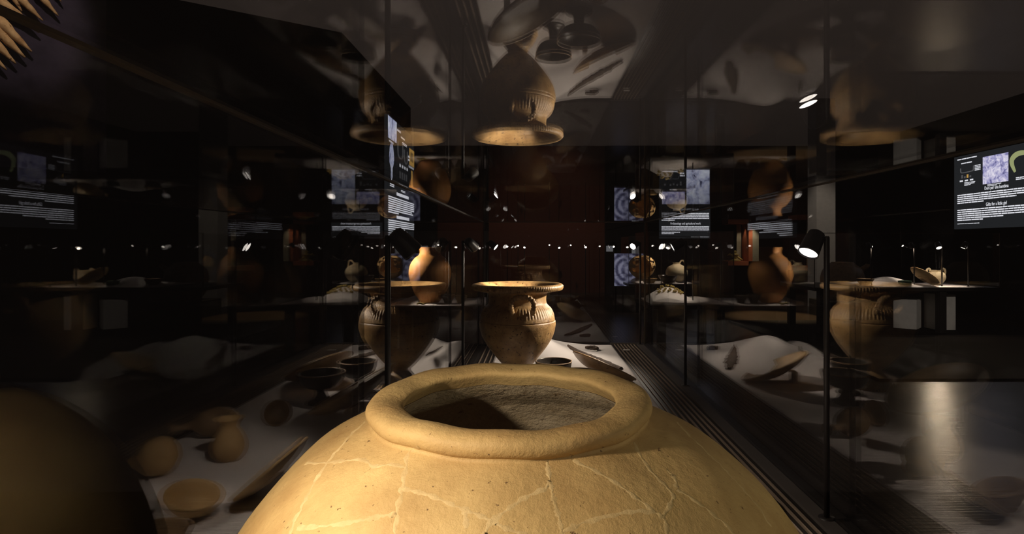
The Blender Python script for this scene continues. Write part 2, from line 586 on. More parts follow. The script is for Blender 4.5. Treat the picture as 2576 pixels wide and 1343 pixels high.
# z from the foot (0) to the rim (0.545)
foot = [(0.0, 0.0), (0.104, 0.0), (0.108, 0.006), (0.104, 0.012), (0.100, 0.015), (0.101, 0.021), (0.094, 0.028), (0.095, 0.034), (0.086, 0.043), (0.086, 0.049),
        (0.076, 0.060), (0.066, 0.072), (0.054, 0.086), (0.050, 0.098), (0.056, 0.108)]
MB().lathe([(0, 0)] + sprof(foot[1:], 3) + [(0, 0.112)], 64).build('foot', 'krater', krater)
bodyp = [(0.0, 0.104), (0.052, 0.106), (0.082, 0.130), (0.118, 0.172), (0.158, 0.225), (0.186, 0.275), (0.199, 0.325), (0.1985, 0.352)]
upper = [(0.196, 0.358), (0.190, 0.385), (0.176, 0.415), (0.160, 0.434), (0.152, 0.446), (0.150, 0.470), (0.154, 0.492), (0.166, 0.507)]
body_profile = sprof(bodyp, 5) + [(0.1945, 0.354), (0.1945, 0.3565)] + sprof(upper, 5)
nb = len(body_profile)


def flute(i, a, r, z):
    if 0.375 < z < 0.432:
        k = min(1, (z - 0.375) / 0.012, (0.432 - z) / 0.012)
        r += 0.0022 * k * math.cos(a * 72)
    return r, z


MB().lathe(body_profile + [(0.158, 0.507), (0.146, 0.49), (0.142, 0.46), (0.15, 0.44), (0.18, 0.40), (0.186, 0.33), (0.15, 0.23), (0.06, 0.13), (0, 0.125)], 288, flute).build('body', 'krater', krater)


def notch(i, a, r, z):
    if i in (2, 3, 4):
        r += 0.0022 * math.cos(a * 110)
    return r, z


rimp = [(0.158, 0.505), (0.205, 0.509), (0.232, 0.515), (0.2375, 0.524), (0.2385, 0.536), (0.232, 0.545), (0.218, 0.546), (0.200, 0.541), (0.182, 0.534), (0.166, 0.520), (0.156, 0.505)]
MB().lathe(rimp, 330, notch).build('rim', 'krater', krater)
for sgn in (-1, 1):
    path = smooth_prof([(-0.047, sgn * 0.176, 0.398), (-0.052, sgn * 0.205, 0.425), (-0.050, sgn * 0.222, 0.458), (-0.030, sgn * 0.226, 0.478), (0.0, sgn * 0.226, 0.482),
                        (0.030, sgn * 0.226, 0.478), (0.050, sgn * 0.222, 0.458), (0.052, sgn * 0.205, 0.425), (0.047, sgn * 0.176, 0.398)], 10)
    if sgn < 0:
        path = [(x * 1.08 + 0.03, y + 0.004, z + 0.012) for x, y, z in path]
    rad = [0.0125 + 0.002 * math.sin(k * 1.35) for k in range(len(path))]
    MB().tube(path, rad, 12).build('handle', 'krater', krater)


# ------------------------------------------------------------------ vessels in the long case
def bowl_prof(r, h, t=0.006, foot=0.35):
    o = [(0.0, 0.0), (foot * r, 0.0), (foot * r, h * 0.08), (r * 0.62, h * 0.28), (r * 0.88, h * 0.66), (r, h)]
    i = [(r - t * 0.4, h + t * 0.35), (r - t, h), (r * 0.86 - t, h * 0.68), (r * 0.58, h * 0.36), (r * 0.25, h * 0.22), (0.0, h * 0.20)]
    return [(0, 0)] + sprof(o[1:], 4) + sprof(i, 4)


def tilt_dir(angle, az):
    """rotation that tilts the axis by angle towards azimuth az"""
    return Quaternion((-math.sin(az), math.cos(az), 0), angle).to_euler()


def place_low(o, mesh_objs, floor_z):
    """drop the thing so its lowest point touches floor_z"""
    R = o.rotation_euler.to_matrix()
    lo = min((R @ Vector(v.co)).z for m_ in mesh_objs for v in m_.data.vertices)
    o.location.z = floor_z - lo


def dish(name, label, x, y, r, h, tilt, az, mat, foot=0.3, support=None, seg=64, bite=None, t=0.007, cat='dish', dz=0.0, lipw=None):
    th = thing(name, label, cat, (x, y, 0), tilt_dir(tilt, az))
    pr = bowl_prof(r, h, t, foot)
    skip = None
    if bite:
        n = len(pr)

        def skip(i, s):
            a = 2 * PI * s / seg
            d = abs((a - bite[0] + PI) % (2 * PI) - PI)
            return d < bite[1] and pr[i][0] > r * (bite[2] + 0.25 * (d / bite[1]) ** 2) and i > 4
    mb = MB().lathe(pr, seg, None, skip)
    p = [mb.build('body', mat, th)]
    if lipw:
        p.append(MB().lathe([(r - lipw, h - 0.004), (r + lipw * 0.5, h - 0.003), (r + lipw * 0.7, h + 0.003), (r, h + 0.006), (r - lipw, h + 0.003), (r - lipw, h - 0.004)], seg, None,
                            (lambda i, s: abs((2 * PI * s / seg - bite[0] + PI) % (2 * PI) - PI) < bite[1]) if bite else None).build('rim', mat, th))
    place_low(th, p, ZF + cloth_h(x, y) + 0.0015 + dz)
    return th


# big shallow dishes propped on their left edge, opening to the right
d1 = dish('shallow_dish', 'large brown shallow dish propped at a slant in front of the krater', -0.065, 2.44, 0.195, 0.066, math.radians(29), 0.0, 'dish', lipw=0.007, dz=0.035)
d2 = dish('shallow_dish', 'brown shallow dish with a broken notch leaning beside the iron sword', 0.345, 3.12, 0.182, 0.052, math.radians(27), math.radians(26), 'dish', bite=(math.radians(80), 0.5, 0.6), lipw=0.005)
d3 = dish('shallow_dish', 'small tan shallow dish slanting behind the left shoulder of the huge jar', -0.05, 1.70, 0.122, 0.03, math.radians(41), 0.0, 'tan', lipw=0.004)
for (x, y, z, r) in ((-0.125, 2.44, 0.120, 0.0), (0.262, 3.12, 0.062, 0.0), (-0.10, 1.70, 0.075, 0.0)):
    st = MB().box(-0.012, 0.012, -0.03, 0.03, 0, z).build('prop_block', 'card')
    st.location = on_cloth(x, y, 0.002)
    tag(st, {2.44: 'small white block propping the large brown dish', 3.12: 'small white block propping the notched dish', 1.70: 'small white block propping the tan dish'}[y], 'block', 'white prop blocks')


def chalice(label, x, y, r, h):
    th = thing('footed_bowl', label, 'bowl', on_cloth(x, y, 0.002))
    base = [(0, 0), (r * 0.62, 0.0), (r * 0.60, h * 0.06), (r * 0.36, h * 0.14), (r * 0.24, h * 0.30), (r * 0.24, h * 0.42), (r * 0.40, h * 0.50)]
    MB().lathe([(0, 0)] + sprof(base[1:], 4) + [(0, h * 0.5)], 48).build('foot', 'bucchero', th)
    o = [(0.0, h * 0.47), (r * 0.40, h * 0.49), (r * 0.72, h * 0.58), (r * 0.93, h * 0.78), (r, h)]
    i = [(r - 0.003, h + 0.002), (r - 0.006, h), (r * 0.88, h * 0.80), (r * 0.6, h * 0.62), (0, h * 0.56)]
    MB().lathe([(0, h * 0.47)] + sprof(o[1:], 4) + sprof(i, 4), 64).build('bowl', 'bucchero', th)
    MB().lathe([(r - 0.006, h), (r + 0.001, h - 0.001), (r + 0.0015, h + 0.0025), (r - 0.003, h + 0.004), (r - 0.006, h)], 64).build('rim', 'brown', th)  # lighter ring: worn rim edge, with its shine put into the colour
    return th


chalice('dark glossy footed bowl nearest to the large slanted dish', 0.20, 2.72, 0.105, 0.142)
chalice('smaller dark glossy footed bowl standing right against the krater', 0.085, 2.90, 0.092, 0.160)

# cups and jugs hidden behind the huge jar, seen in the left pane
dish('cup', 'small orange tan cup tipped towards the left glass', 0.137, 1.58, 0.073, 0.055, math.radians(16), math.radians(200), 'tan', 0.35, cat='cup', lipw=0.003)
dish('bowl', 'dark brown thick rimmed bowl near the right glass', 0.345, 1.60, 0.062, 0.060, math.radians(20), math.radians(20), 'brown', 0.4, cat='bowl', lipw=0.006)
dish('bowl', 'low dark bowl standing just behind the huge jar', 0.10, 1.40, 0.07, 0.05, 0.0, 0.0, 'brown', 0.4, cat='bowl')
dish('plate', 'brown banded plate tilted against the right rail', 0.46, 1.62, 0.10, 0.03, math.radians(35), math.radians(190), 'dish', 0.3, cat='plate', lipw=0.006)


def lathe_thing(name, label, cat, loc, prof, mat, rot=(0, 0, 0), seg=40):
    th = thing(name, label, cat, loc, rot)
    b = MB().lathe(prof, seg).build('body', mat, th)
    return th, b


jug_p = [(0, 0)] + sprof([(0.032, 0.0), (0.05, 0.02), (0.056, 0.05), (0.045, 0.085), (0.03, 0.108), (0.029, 0.122), (0.040, 0.140), (0.044, 0.143)], 4) + [(0.038, 0.140), (0.025, 0.12), (0.026, 0.108), (0.04, 0.08), (0.04, 0.03), (0, 0.02)]
jt, jb = lathe_thing('jug', 'small tan jug with one strap handle, upright', 'jug', on_cloth(0.25, 2.0, 0.002), jug_p, 'tan', rot=(0, 0, math.radians(80)))
MB().tube(smooth_prof([(0.040, 0, 0.137), (0.062, 0, 0.142), (0.075, 0, 0.115), (0.068, 0, 0.075), (0.053, 0, 0.055)], 5), [0.007] * 21, 8).build('handle', 'tan', jt)
flask_p = [(0, 0)] + sprof([(0.02, 0.0), (0.05, 0.02), (0.062, 0.055), (0.05, 0.095), (0.02, 0.12), (0.013, 0.14), (0.014, 0.16), (0.026, 0.172)], 4) + [(0.022, 0.172), (0.009, 0.155), (0.009, 0.13), (0, 0.12)]
ft = thing('flask', 'round brown speckled flask lying on its side', 'flask', (0.36, 1.90, 0), (math.radians(96), 0, math.radians(50)))
fb = MB().lathe(flask_p, 40).build('body', 'tan', ft)
place_low(ft, [fb], ZF + cloth_h(0.36, 1.90) + 0.0015)
vt = thing('flask', 'long brown flask lying behind the tan jug', 'flask', (0.36, 2.28, 0), (math.radians(92), 0, math.radians(60)))
vb = MB().lathe([(r * 0.9, z * 1.35) for r, z in flask_p], 40).build('body', 'brown', vt)
place_low(vt, [vb], ZF + cloth_h(0.36, 2.28) + 0.0015)
dish('bowl', 'round brown bowl standing on edge behind the long flask', 0.27, 2.42, 0.055, 0.05, math.radians(62), math.radians(250), 'brown', 0.4, cat='bowl')

# iron blade, iron fragment, small card
bt = Vector((0.225, 4.16, 0))
be = Vector((0.505, 3.45, 0))
dv = (be - bt)
side = Vector((-dv.y, dv.x, 0)).normalized()
v, f = [], []
nseg = 34
for k in range(nseg + 1):
    t = k / nseg
    p = bt + dv * t
    wd = 0.012 + 0.026 * min(1, t / 0.45)
    if t > 0.78:
        wd = 0.03 - 0.012 * (t - 0.78) / 0.22
    if t < 0.04:
        wd *= 0.5
    wd *= 1 + 0.12 * math.sin(k * 2.3) + 0.08 * math.sin(k * 5.1)
    z = ZF + 0.012 + 0.10 * math.exp(-((p.x) / 0.16) ** 2 - ((p.y - 4.12) / 0.22) ** 2)
    for q, hh in ((-1, 0), (-0.5, 0.010), (0, 0.014), (0.5, 0.010), (1, 0), (0, -0.004)):
        c = p + side * wd * q
        v.append((c.x, c.y, z + hh + 0.0015 * math.sin(k * 3.7 + q * 4)))
for k in range(nseg):
    for q in range(6):
        a, b_ = k * 6 + q, k * 6 + (q + 1) % 6
        f.append((a, b_, b_ + 6, a + 6))
f.append((0, 1, 2, 3, 4, 5))
f.append(tuple(nseg * 6 + q for q in (5, 4, 3, 2, 1, 0)))
tag(MB().add(v, f, True).build('iron_sword', 'iron'), 'long corroded dark iron sword lying on the white cloth', 'sword')
pth = []
for k in range(13):
    a = math.radians(150 - k * 22)
    rr = 0.030 + 0.010 * math.cos(2 * a)
    pth.append((0.385 + rr * 1.15 * math.cos(a), 4.10 + rr * 1.7 * math.sin(a), ZF + 0.021))
tag(MB().tube(pth, [0.009 + 0.005 * math.sin(k * 0.4) + 0.0015 * math.sin(k * 2.9) for k in range(13)], 10).build('iron_fragment', 'iron'), 'curled lump of rusted iron near the back right corner of the cloth', 'fragment')
o = MB().box(-0.022, 0.022, -0.014, 0.014, 0, 0.003).build('label_card', 'card')
o.location = (0.640, 4.10, ZF + 0.0075)
tag(o, 'tiny white label card on the grooved black rail', 'label card')
o = MB().box(-0.03, 0.03, -0.018, 0.018, 0, 0.003).build('label_card', 'card')
o.location = on_cloth(0.10, 2.58, 0.003)
tag(o, 'small white label card between slanted dish and footed bowl', 'label card')
pth = [(-0.16 + 0.007 * k, 3.98 - 0.018 * k, ZF + cloth_h(-0.16 + 0.007 * k, 3.98 - 0.018 * k) + 0.008) for k in range(12)]
tag(MB().tube(pth, [0.003 + 0.005 * math.sin(PI * k / 11) for k in range(12)], 8).build('iron_point', 'iron'), 'thin dark iron point on the cloth fold behind the krater', 'fragment')


# ------------------------------------------------------------------ spotlights on poles
def spotlight(label, x, y, floor_z, head_dir, side, power, angle=75, far=False, head_z=None, group='spotlights of the long case', name='spotlight', hs=1.0, blend=0.6, col=(1.0, 0.86, 0.70), off=0.04):
    """pole with a tilting can head. side = +1 / -1 / 0: where the head sits beside the pole, along x"""
    hz = ZC + 0.008 if head_z is None else head_z
    th = thing(name, label, 'spotlight', (x, y, floor_z), group=group)
    top = hz + 0.014 - floor_z
    MB().lathe([(0, 0), (0.0075 * hs, 0), (0.0075 * hs, top), (0.006 * hs, top + 0.004), (0, top + 0.004)], 12).build('pole', 'pole', th)
    MB().lathe([(0, 0), (0.021, 0), (0.022, 0.004), (0.021, 0.011), (0.008, 0.012), (0, 0.012)], 24).build('base', 'pole', th)
    d = Vector(head_dir).normalized()
    hc = Vector((side * off * hs, -0.004, hz - floor_z))
    q = d.to_track_quat('Z', 'Y').to_matrix().to_4x4()
    Tm = Matrix.Translation(hc) @ q
    MB().tube([(0, 0, top - 0.006), (side * off * 0.5 * hs, -0.002, top - 0.004), tuple(hc + Vector((0, 0, 0.012)))], 0.0055 * hs, 8).build('bracket', 'lamp', th)
    s = hs
    hp = [(0, -0.036 * s), (0.014 * s, -0.036 * s), (0.021 * s, -0.031 * s), (0.0245 * s, -0.012 * s), (0.027 * s, 0.030 * s), (0.0275 * s, 0.036 * s), (0.0255 * s, 0.036 * s), (0.0245 * s, 0.028 * s), (0, 0.028 * s)]
    hd = MB().lathe(hp, 32).xf(Tm).build('lamp_head', 'lamp', th)
    MB().lathe([(0, 0.0318 * s), (0.0238 * s, 0.0318 * s), (0.0238 * s, 0.029 * s), (0, 0.029 * s)], 24).xf(Tm).build('lens', 'bulbfar' if far else 'bulb', hd)
    if power:
        wl = Vector((x, y, floor_z)) + hc + d * 0.040 * s
        spot('lamp_light', wl, wl + d, power, angle, blend, col, 0.014)
    return th


XL, XR = -0.372, 0.790
spotlight('black spotlight near the front left corner, lighting the huge jar', XL, 0.265, ZF, (0.70, 0.58, -0.64), 1, 10.0, 104, head_z=ZC + 0.005)
spotlight('black spotlight near the front right corner, washing the right side of the huge jar', XR, 0.16, ZF, (-0.80, 0.35, -0.42), -1, 4.5, 80, col=(1.0, 0.92, 0.70))
spotlight('black spotlight on the left pole just behind the huge jar', XL, 1.44, ZF, (0.66, 0.30, -0.72), 1, 26.0, 66)
spotlight('black spotlight on the left pole beside the krater', XL, 2.91, ZF, (0.42, 0.86, -0.58), 1, 22.0, 54)
spotlight('black spotlight on the left pole by the back pane', XL, 4.34, ZF, (0.80, -0.25, -0.60), 1, 22.0, 75)
spotlight('black spotlight on the near right pole, its lit lens facing the viewer', XR, 1.57, ZF, (-0.50, -0.30, -0.80), -1, 22.0, 75)
spotlight('black spotlight on the right pole lighting the side of the krater', XR, 3.06, ZF, (-0.86, 0.06, -0.46), -1, 66.0, 72)
spotlight('black spotlight on the right pole at the back corner', XR - 0.01, 4.34, ZF, (-0.62, -0.66, -0.42), -1, 36.0, 75)


# ------------------------------------------------------------------ signs
def quad_box(mb, x0, x1, z0, z1, y=-0.006, t=0.003):
    return mb.box(x0, x1, y - t, y, z0, z1)


def bars(W, H, u0, u1, v0, v1, n, short=(1.0,), lead=0.55, seed=1):
    """lines of small print; u right, v down, both 0..1"""
    rnd = random.Random(seed)
    mb = MB()
    step = (v1 - v0) * H / n
    for i in range(n):
        e = u1 if i >= 0 else u1
        fr = short[i] if i < len(short) else 1.0
        x, xe = u0 * W, (u0 + (u1 - u0) * fr) * W
        z = H - v0 * H - i * step
        while x < xe - 0.01 * W:
            wl = min(xe - x, rnd.uniform(0.03, 0.10) * W)
            quad_box(mb, x, x + wl - 0.006 * W, z - step * lead, z)
            x += wl
    return mb


def text_mesh(name, s, size, x, z, parent, mat='text', y=-0.008, width=None):
    cu = bpy.data.curves.new(name, 'FONT')
    cu.body = s
    cu.size = size
    cu.align_x = 'CENTER'
    cu.extrude = 0.001
    tmp = bpy.data.objects.new('tmp_text', cu)
    C.objects.link(tmp)
    bpy.context.view_layer.update()
    me = bpy.data.meshes.new_from_object(tmp.evaluated_get(bpy.context.evaluated_depsgraph_get()))
    bpy.data.objects.remove(tmp)
    xs = [v.co.x for v in me.vertices]
    k = width / (max(xs) - min(xs)) if width else 1.0
    me.transform(Matrix.Translation((x, y, z)) @ Matrix.Rotation(PI / 2, 4, 'X') @ Matrix.Diagonal((k, 1, 1, 1)))
    me.materials.clear()
    me.materials.append(M[mat])
    me.name = name
    o = bpy.data.objects.new(name, me)
    C.objects.link(o)
    o.parent = parent
    return o


def ptch(th, name, W, H, u0, u1, v0, v1, mat, y=-0.005, t=0.003):
    return quad_box(MB(), u0 * W, u1 * W, H - v1 * H, H - v0 * H, y, t).build(name, mat, th)


def stroke(th, name, W, H, pts, rad, mat):
    return MB().tube([(u * W, -0.006, H - v_ * H) for u, v_ in pts], rad, 6).build(name, mat, th)


# sign about agricultural work, on the back right partition
W, H = 1.30, 1.79
s1 = thing('information_sign', 'lit black information sign headed Archeologia e lavori agricoli on the far wall', 'sign', rel(3.14, 14.74, 0.184))
MB().box(0, W, 0.0, 0.05, 0, H).build('board', 'board', s1)
ptch(s1, 'photo', W, H, .53, .985, .02, .51, 'photo_a')
ptch(s1, 'photo', W, H, .05, .50, .335, .51, 'photo_b')
text_mesh('title', 'Archeologia e lavori agricoli', 0.075, W * 0.515, H * (1 - .595), s1, width=W * 0.5)
bars(W, H, .04, .98, .635, .755, 5, (1, 1, 1, 1, .28), seed=3).build('text_block', 'text', s1)
text_mesh('title', 'Archaeology and agricultural work', 0.085, W * 0.51, H * (1 - .80), s1, width=W * 0.60)
bars(W, H, .04, .98, .825, .945, 6, (1, 1, 1, 1, .4, .27), seed=4).build('text_block', 'text', s1)
bars(W, H, .62, .98, .975, .985, 1, seed=5).build('text_block', 'text', s1)
bars(W, H, .06, .36, .04, .06, 1, seed=6).build('caption', 'text', s1)
bars(W, H, .40, .50, .06, .13, 2, seed=7).build('caption', 'text', s1)
bars(W, H, .20, .35, .30, .32, 1, seed=8).build('caption', 'text', s1)
stroke(s1, 'drawing', W, H, smooth_prof([(.10, .11), (.11, .145), (.16, .15), (.30, .15), (.37, .145), (.38, .11)], 4), 0.006, 'greyprint')
for k, (u, v_) in enumerate(((.09, .22), (.20, .225), (.26, .215), (.33, .225), (.40, .19), (.40, .22))):
    ptch(s1, 'drawing', W, H, u, u + .035, v_, v_ + .025, 'greyprint')

# sign about gifts for a little girl, on the right wall
W, H = 2.0, 1.40
s2 = thing('information_sign', 'lit black information sign headed Doni per una bambina on the right wall', 'sign', (8.19, 11.25, ZC + 0.32), (0, 0, -PI / 2))
MB().box(0, W, -0.04, -0.001, 0, H).build('board', 'board', s2)
YP = -0.046
for nm, (u0, u1, v0, v1), mt in (('photo', (.365, .65, .075, .43), 'photo_b'),):
    ptch(s2, nm, W, H, u0, u1, v0, v1, mt, YP)
fib = MB().tube([(u * W, YP - 0.005, H - v_ * H) for u, v_ in smooth_prof([(.72, .33), (.69, .24), (.69, .17), (.74, .12), (.82, .12), (.88, .17), (.90, .26), (.90, .33)], 6)],
                [0.022 + 0.026 * math.sin(PI * min(1, k / 30)) for k in range(43)], 10)
fib.v = [(x, YP + (y - YP) * 0.3, z) for x, y, z in fib.v]
fib.build('drawing', 'greenprint', s2)
def yshift(o, dy):
    o.location.y = dy
    return o
yshift(text_mesh('title', 'Doni per una bambina', 0.09, W * .52, H * (1 - .505), s2, width=.53), -0.042)
yshift(text_mesh('title', 'Gifts for a little girl', 0.09, W * .52, H * (1 - .715), s2, width=.46), -0.042)
yshift(bars(W, H, .05, .97, .53, .665, 5, (1, 1, 1, .75, .36), seed=13).build('text_block', 'text', s2), -0.042)
yshift(bars(W, H, .05, .97, .735, .90, 6, (1, 1, 1, 1, .6, .35), seed=14).build('text_block', 'text', s2), -0.042)
yshift(bars(W, H, .05, .33, .925, .94, 1, seed=15).build('text_block', 'text', s2), -0.042)
yshift(bars(W, H, .05, .30, .04, .065, 1, seed=16).build('caption', 'text', s2), -0.042)
yshift(bars(W, H, .10, .24, .10, .125, 1, seed=17).build('caption', 'text', s2), -0.042)
yshift(bars(W, H, .27, .345, .16, .24, 4, seed=18).build('caption', 'text', s2), -0.042)
yshift(bars(W, H, .14, .28, .37, .42, 3, (1, 1, .6), seed=19).build('caption', 'text', s2), -0.042)
yshift(bars(W, H, .42, .58, .44, .47, 2, (1, .7), seed=20).build('caption', 'text', s2), -0.042)
yshift(bars(W, H, .73, .90, .40, .44, 2, (1, .7), seed=21).build('caption', 'text', s2), -0.042)
yshift(stroke(s2, 'drawing', W, H, smooth_prof([(.09, .17), (.095, .225), (.13, .235), (.22, .23), (.25, .22), (.255, .16)], 4), 0.010, 'greyprint'), -0.042)
for k in range(3):
    yshift(ptch(s2, 'drawing', W, H, .08 + k * .065, .12 + k * .065, .335, .355, 'text'), -0.042)
for k in range(4):
    yshift(ptch(s2, 'drawing', W, H, .10 + k * .035, .12 + k * .035, .265 + .02 * (k % 2), .31, 'goldprint' if k == 2 else 'greyprint'), -0.042)

# sign with many finds, along the left partition
W, H = 1.95, 1.90
s3 = thing('information_sign', 'lit black information sign crowded with pictures of finds on the left partition', 'sign', (-2.34, 8.85, ZC + 0.125), (0, 0, PI / 2))
MB().box(0, W, -0.04, -0.001, 0, H).build('board', 'board', s3)
DY = -0.042
def s3p(name, u0, u1, v0, v1, mat):
    return yshift(ptch(s3, name, W, H, u0, u1, v0, v1, mat), DY)
s3p('photo', .02, .30, .005, .185, 'photo_a')
leaf = MB()
lp = [(.13, .20), (.17, .22), (.20, .29), (.21, .34), (.19, .39), (.16, .42), (.16, .50), (.13, .52), (.11, .50), (.11, .42), (.07, .38), (.06, .33), (.08, .25)]
leaf.add([(u * W, -0.004, H - v_ * H) for u, v_ in lp] + [(u * W, -0.009, H - v_ * H) for u, v_ in lp],
         [tuple(range(len(lp))), tuple(range(2 * len(lp) - 1, len(lp) - 1, -1))] + [(i, i + len(lp), (i + 1) % len(lp) + len(lp), (i + 1) % len(lp)) for i in range(len(lp))])
yshift(leaf.build('drawing', 'photo_a', s3), DY)
for (u0, u1, v0, v1) in ((.34, .52, .16, .29), (.58, .70, .19, .31)):
    yshift(stroke(s3, 'drawing', W, H, smooth_prof([(u0, v0), (u0 + .01, v1 - .03), (u0 + .05, v1), (u1 - .04, v1), (u1, v1 - .03), (u1, v0)], 4), 0.012, 'greyprint'), DY)
s3p('drawing', .78, .99, .14, .30, 'goldprint')
s3p('drawing', .83, .95, .17, .26, 'board')
s3p('drawing', .86, .92, .345, .50, 'goldprint')
for k in range(4):
    s3p('drawing', .40 + k * .09, .45 + k * .09, .345 - .0 * k, .37, 'text')
    s3p('drawing', .38 + k * .09, .44 + k * .09, .52, .545, 'text')
    s3p('drawing', .40 + k * .08, .45 + k * .08, .41, .47, 'greyprint')
for sd, bx_ in enumerate(((.31, .45, .055, .075), (.45, .60, .095, .11), (.50, .68, .135, .16), (.05, .20, .20, .215), (.08, .22, .55, .58), (.72, .80, .22, .28), (.75, .98, .31, .33), (.75, .98, .53, .555), (.46, .62, .57, .59))):
    yshift(bars(W, H, *bx_, 2, seed=30 + sd).build('caption', 'text', s3), DY)
yshift(bars(W, H, .30, .76, .605, .635, 1, lead=.9, seed=41).build('title', 'text', s3), DY)
yshift(bars(W, H, .03, .99, .655, .80, 8, (1, 1, 1, 1, 1, .9, .95, .36), lead=.6, seed=42).build('text_block', 'text', s3), DY)
yshift(bars(W, H, .30, .78, .805, .835, 1, lead=.9, seed=43).build('title', 'text', s3), DY)
yshift(bars(W, H, .03, .99, .85, .99, 8, (1, 1, 1, 1, .6, .7, .3, .25), lead=.6, seed=44).build('text_block', 'text', s3), DY)

# ------------------------------------------------------------------ dark banner and fan of spikes on the left
def wl_pt(ratio, out):
    """point on the slanted face of the left partition seen along x = ratio * y, moved out towards the room"""
    p0, p1 = Vector((-3.74, 6.03)), Vector((-9.5, 2.2))
    e = p1 - p0
    t = (ratio * p0.y - p0.x) / (e.x - ratio * e.y)
    p = p0 + e * t
    n = Vector((-e.y, e.x)).normalized()
    if n.dot(-p) < 0:
        n = -n
    return p + n * out


b0, b1 = wl_pt(-0.746, 0.02), wl_pt(-1.05, 0.02)
c0, c1 = wl_pt(-0.746, 0.035), wl_pt(-1.05, 0.035)
ban = MB().prism([tuple(b0), tuple(b1), tuple(c1), tuple(c0)], ZC + 0.72, ZC + 3.0).build('wall_banner', 'banner')
tag(ban, 'large dark violet banner on the left partition behind the pale spikes', 'banner')
fan = thing('spike_fan', 'fan of pale tan pointed spikes on the dark banner at upper left', 'ornament', (0, 0, 0))
tips = [((8, -60), (62, 12)), ((30, -30), (112, 52)), ((80, -40), (150, 40)), ((120, -50), (158, 5)), ((-10, -10), (103, 82)), ((-40, 10), (84, 130)), ((-60, 20), (68, 145)),
        ((-60, 50), (45, 160)), ((-70, 80), (22, 176))]
e_dir = (b1 - b0).normalized()
for k, (r0, r1) in enumerate(tips):
    if k == 0:
        r1 = (60, 28)
    P = []
    for (px, py) in (r0, r1):
        rt = (px - CX) / FPX
        q = wl_pt(rt, 0.10)
        P.append(Vector((q.x, q.y, ZC + (CY - py) / FPX * q.y)))
    a, b_ = P
    L_ = (b_ - a).length
    pts = [a.lerp(b_, t / 10) for t in range(11)]
    rd = [L_ * x for x in (0.05, 0.085, 0.105, 0.11, 0.105, 0.095, 0.08, 0.065, 0.05, 0.035, 0.018)]
    MB().tube([tuple(p) for p in pts], [r * (1 + 0.1 * math.sin(i * 2 + k)) for i, r in enumerate(rd)], 10).build('spike', 'spike', fan)
fan_c = wl_pt((40 - CX) / FPX, 1.6)
spot('banner_light', (fan_c.x + 0.4, fan_c.y - 0.3, ZC + 3.6), tuple(Vector((*wl_pt((50 - CX) / FPX, 0.1), ZC + 2.2))), 150, 28, 0.6, (1.0, 0.80, 0.60), 0.05)


# ------------------------------------------------------------------ other display tables
def table_case(name, label, x0, x1, y0, y1, ztop, zg=0.18, legs=(), glass=True, cloth_label=None):
    th = thing(name, label, 'display case', (0, 0, 0))
    MB().box(x0, x1, y0, y1, ztop - 0.05, ztop).build('table_top', 'black', th)
    for lx, ly in legs:
        MB().box(lx - 0.05, lx + 0.05, ly - 0.05, ly + 0.05, 0.0, ztop - 0.05).build('leg', 'black', th)
    if glass:
        zt = ZC + zg
        MB().box(x0, x1, y0, y0 + 0.008, ztop, zt).build('glass_pane', 'glass', th)
        MB().box(x0, x0 + 0.008, y0 + 0.008, y1, ztop, zt).build('glass_pane', 'glass', th)
        MB().box(x1 - 0.008, x1, y0 + 0.008, y1, ztop, zt).build('glass_pane', 'glass', th)
        for x in (x0, x1):
            MB().box(x - 0.004, x + 0.004, y0 - 0.003, y0 + 0.009, ztop, zt).build('glass_joint', 'joint', th)
        MB().box(x0, x1, y0 - 0.003, y0 + 0.009, zt, zt + 0.008).build('glass_joint', 'joint', th)
    return th


def cloth_patch(name, label, x0, x1, y0, y1, z, hfun, n=40):
    v, f = [], []
    for j in range(n + 1):
        for i in range(n + 1):
            u, w_ = i / n, j / n
            v.append((x0 + (x1 - x0) * u, y0 + (y1 - y0) * w_, z + 0.004 + max(0, hfun(u, w_))))
    for j in range(n):
        for i in range(n):
            a = j * (n + 1) + i
            f.append((a, a + 1, a + n + 2, a + n + 1))
    nv = len(v)
    v += [(x0, y0, z + 0.001), (x1, y0, z + 0.001), (x1, y1, z + 0.001), (x0, y1, z + 0.001)]
    f.append((nv, nv + 3, nv + 2, nv + 1))
    f += [tuple([nv, nv + 1] + [i for i in range(n, -1, -1)])]
    f += [tuple([nv + 2, nv + 3] + [n * (n + 1) + i for i in range(0, n + 1)])]
    f += [tuple([nv + 1, nv + 2] + [j * (n + 1) + n for j in range(n, -1, -1)])]
    f += [tuple([nv + 3, nv] + [j * (n + 1) for j in range(0, n + 1)])]
    return tag(MB().add(v, f, True).build(name, 'cloth'), label, 'cloth')


def gsn(u, c, s):
    return math.exp(-((u - c) / s) ** 2)


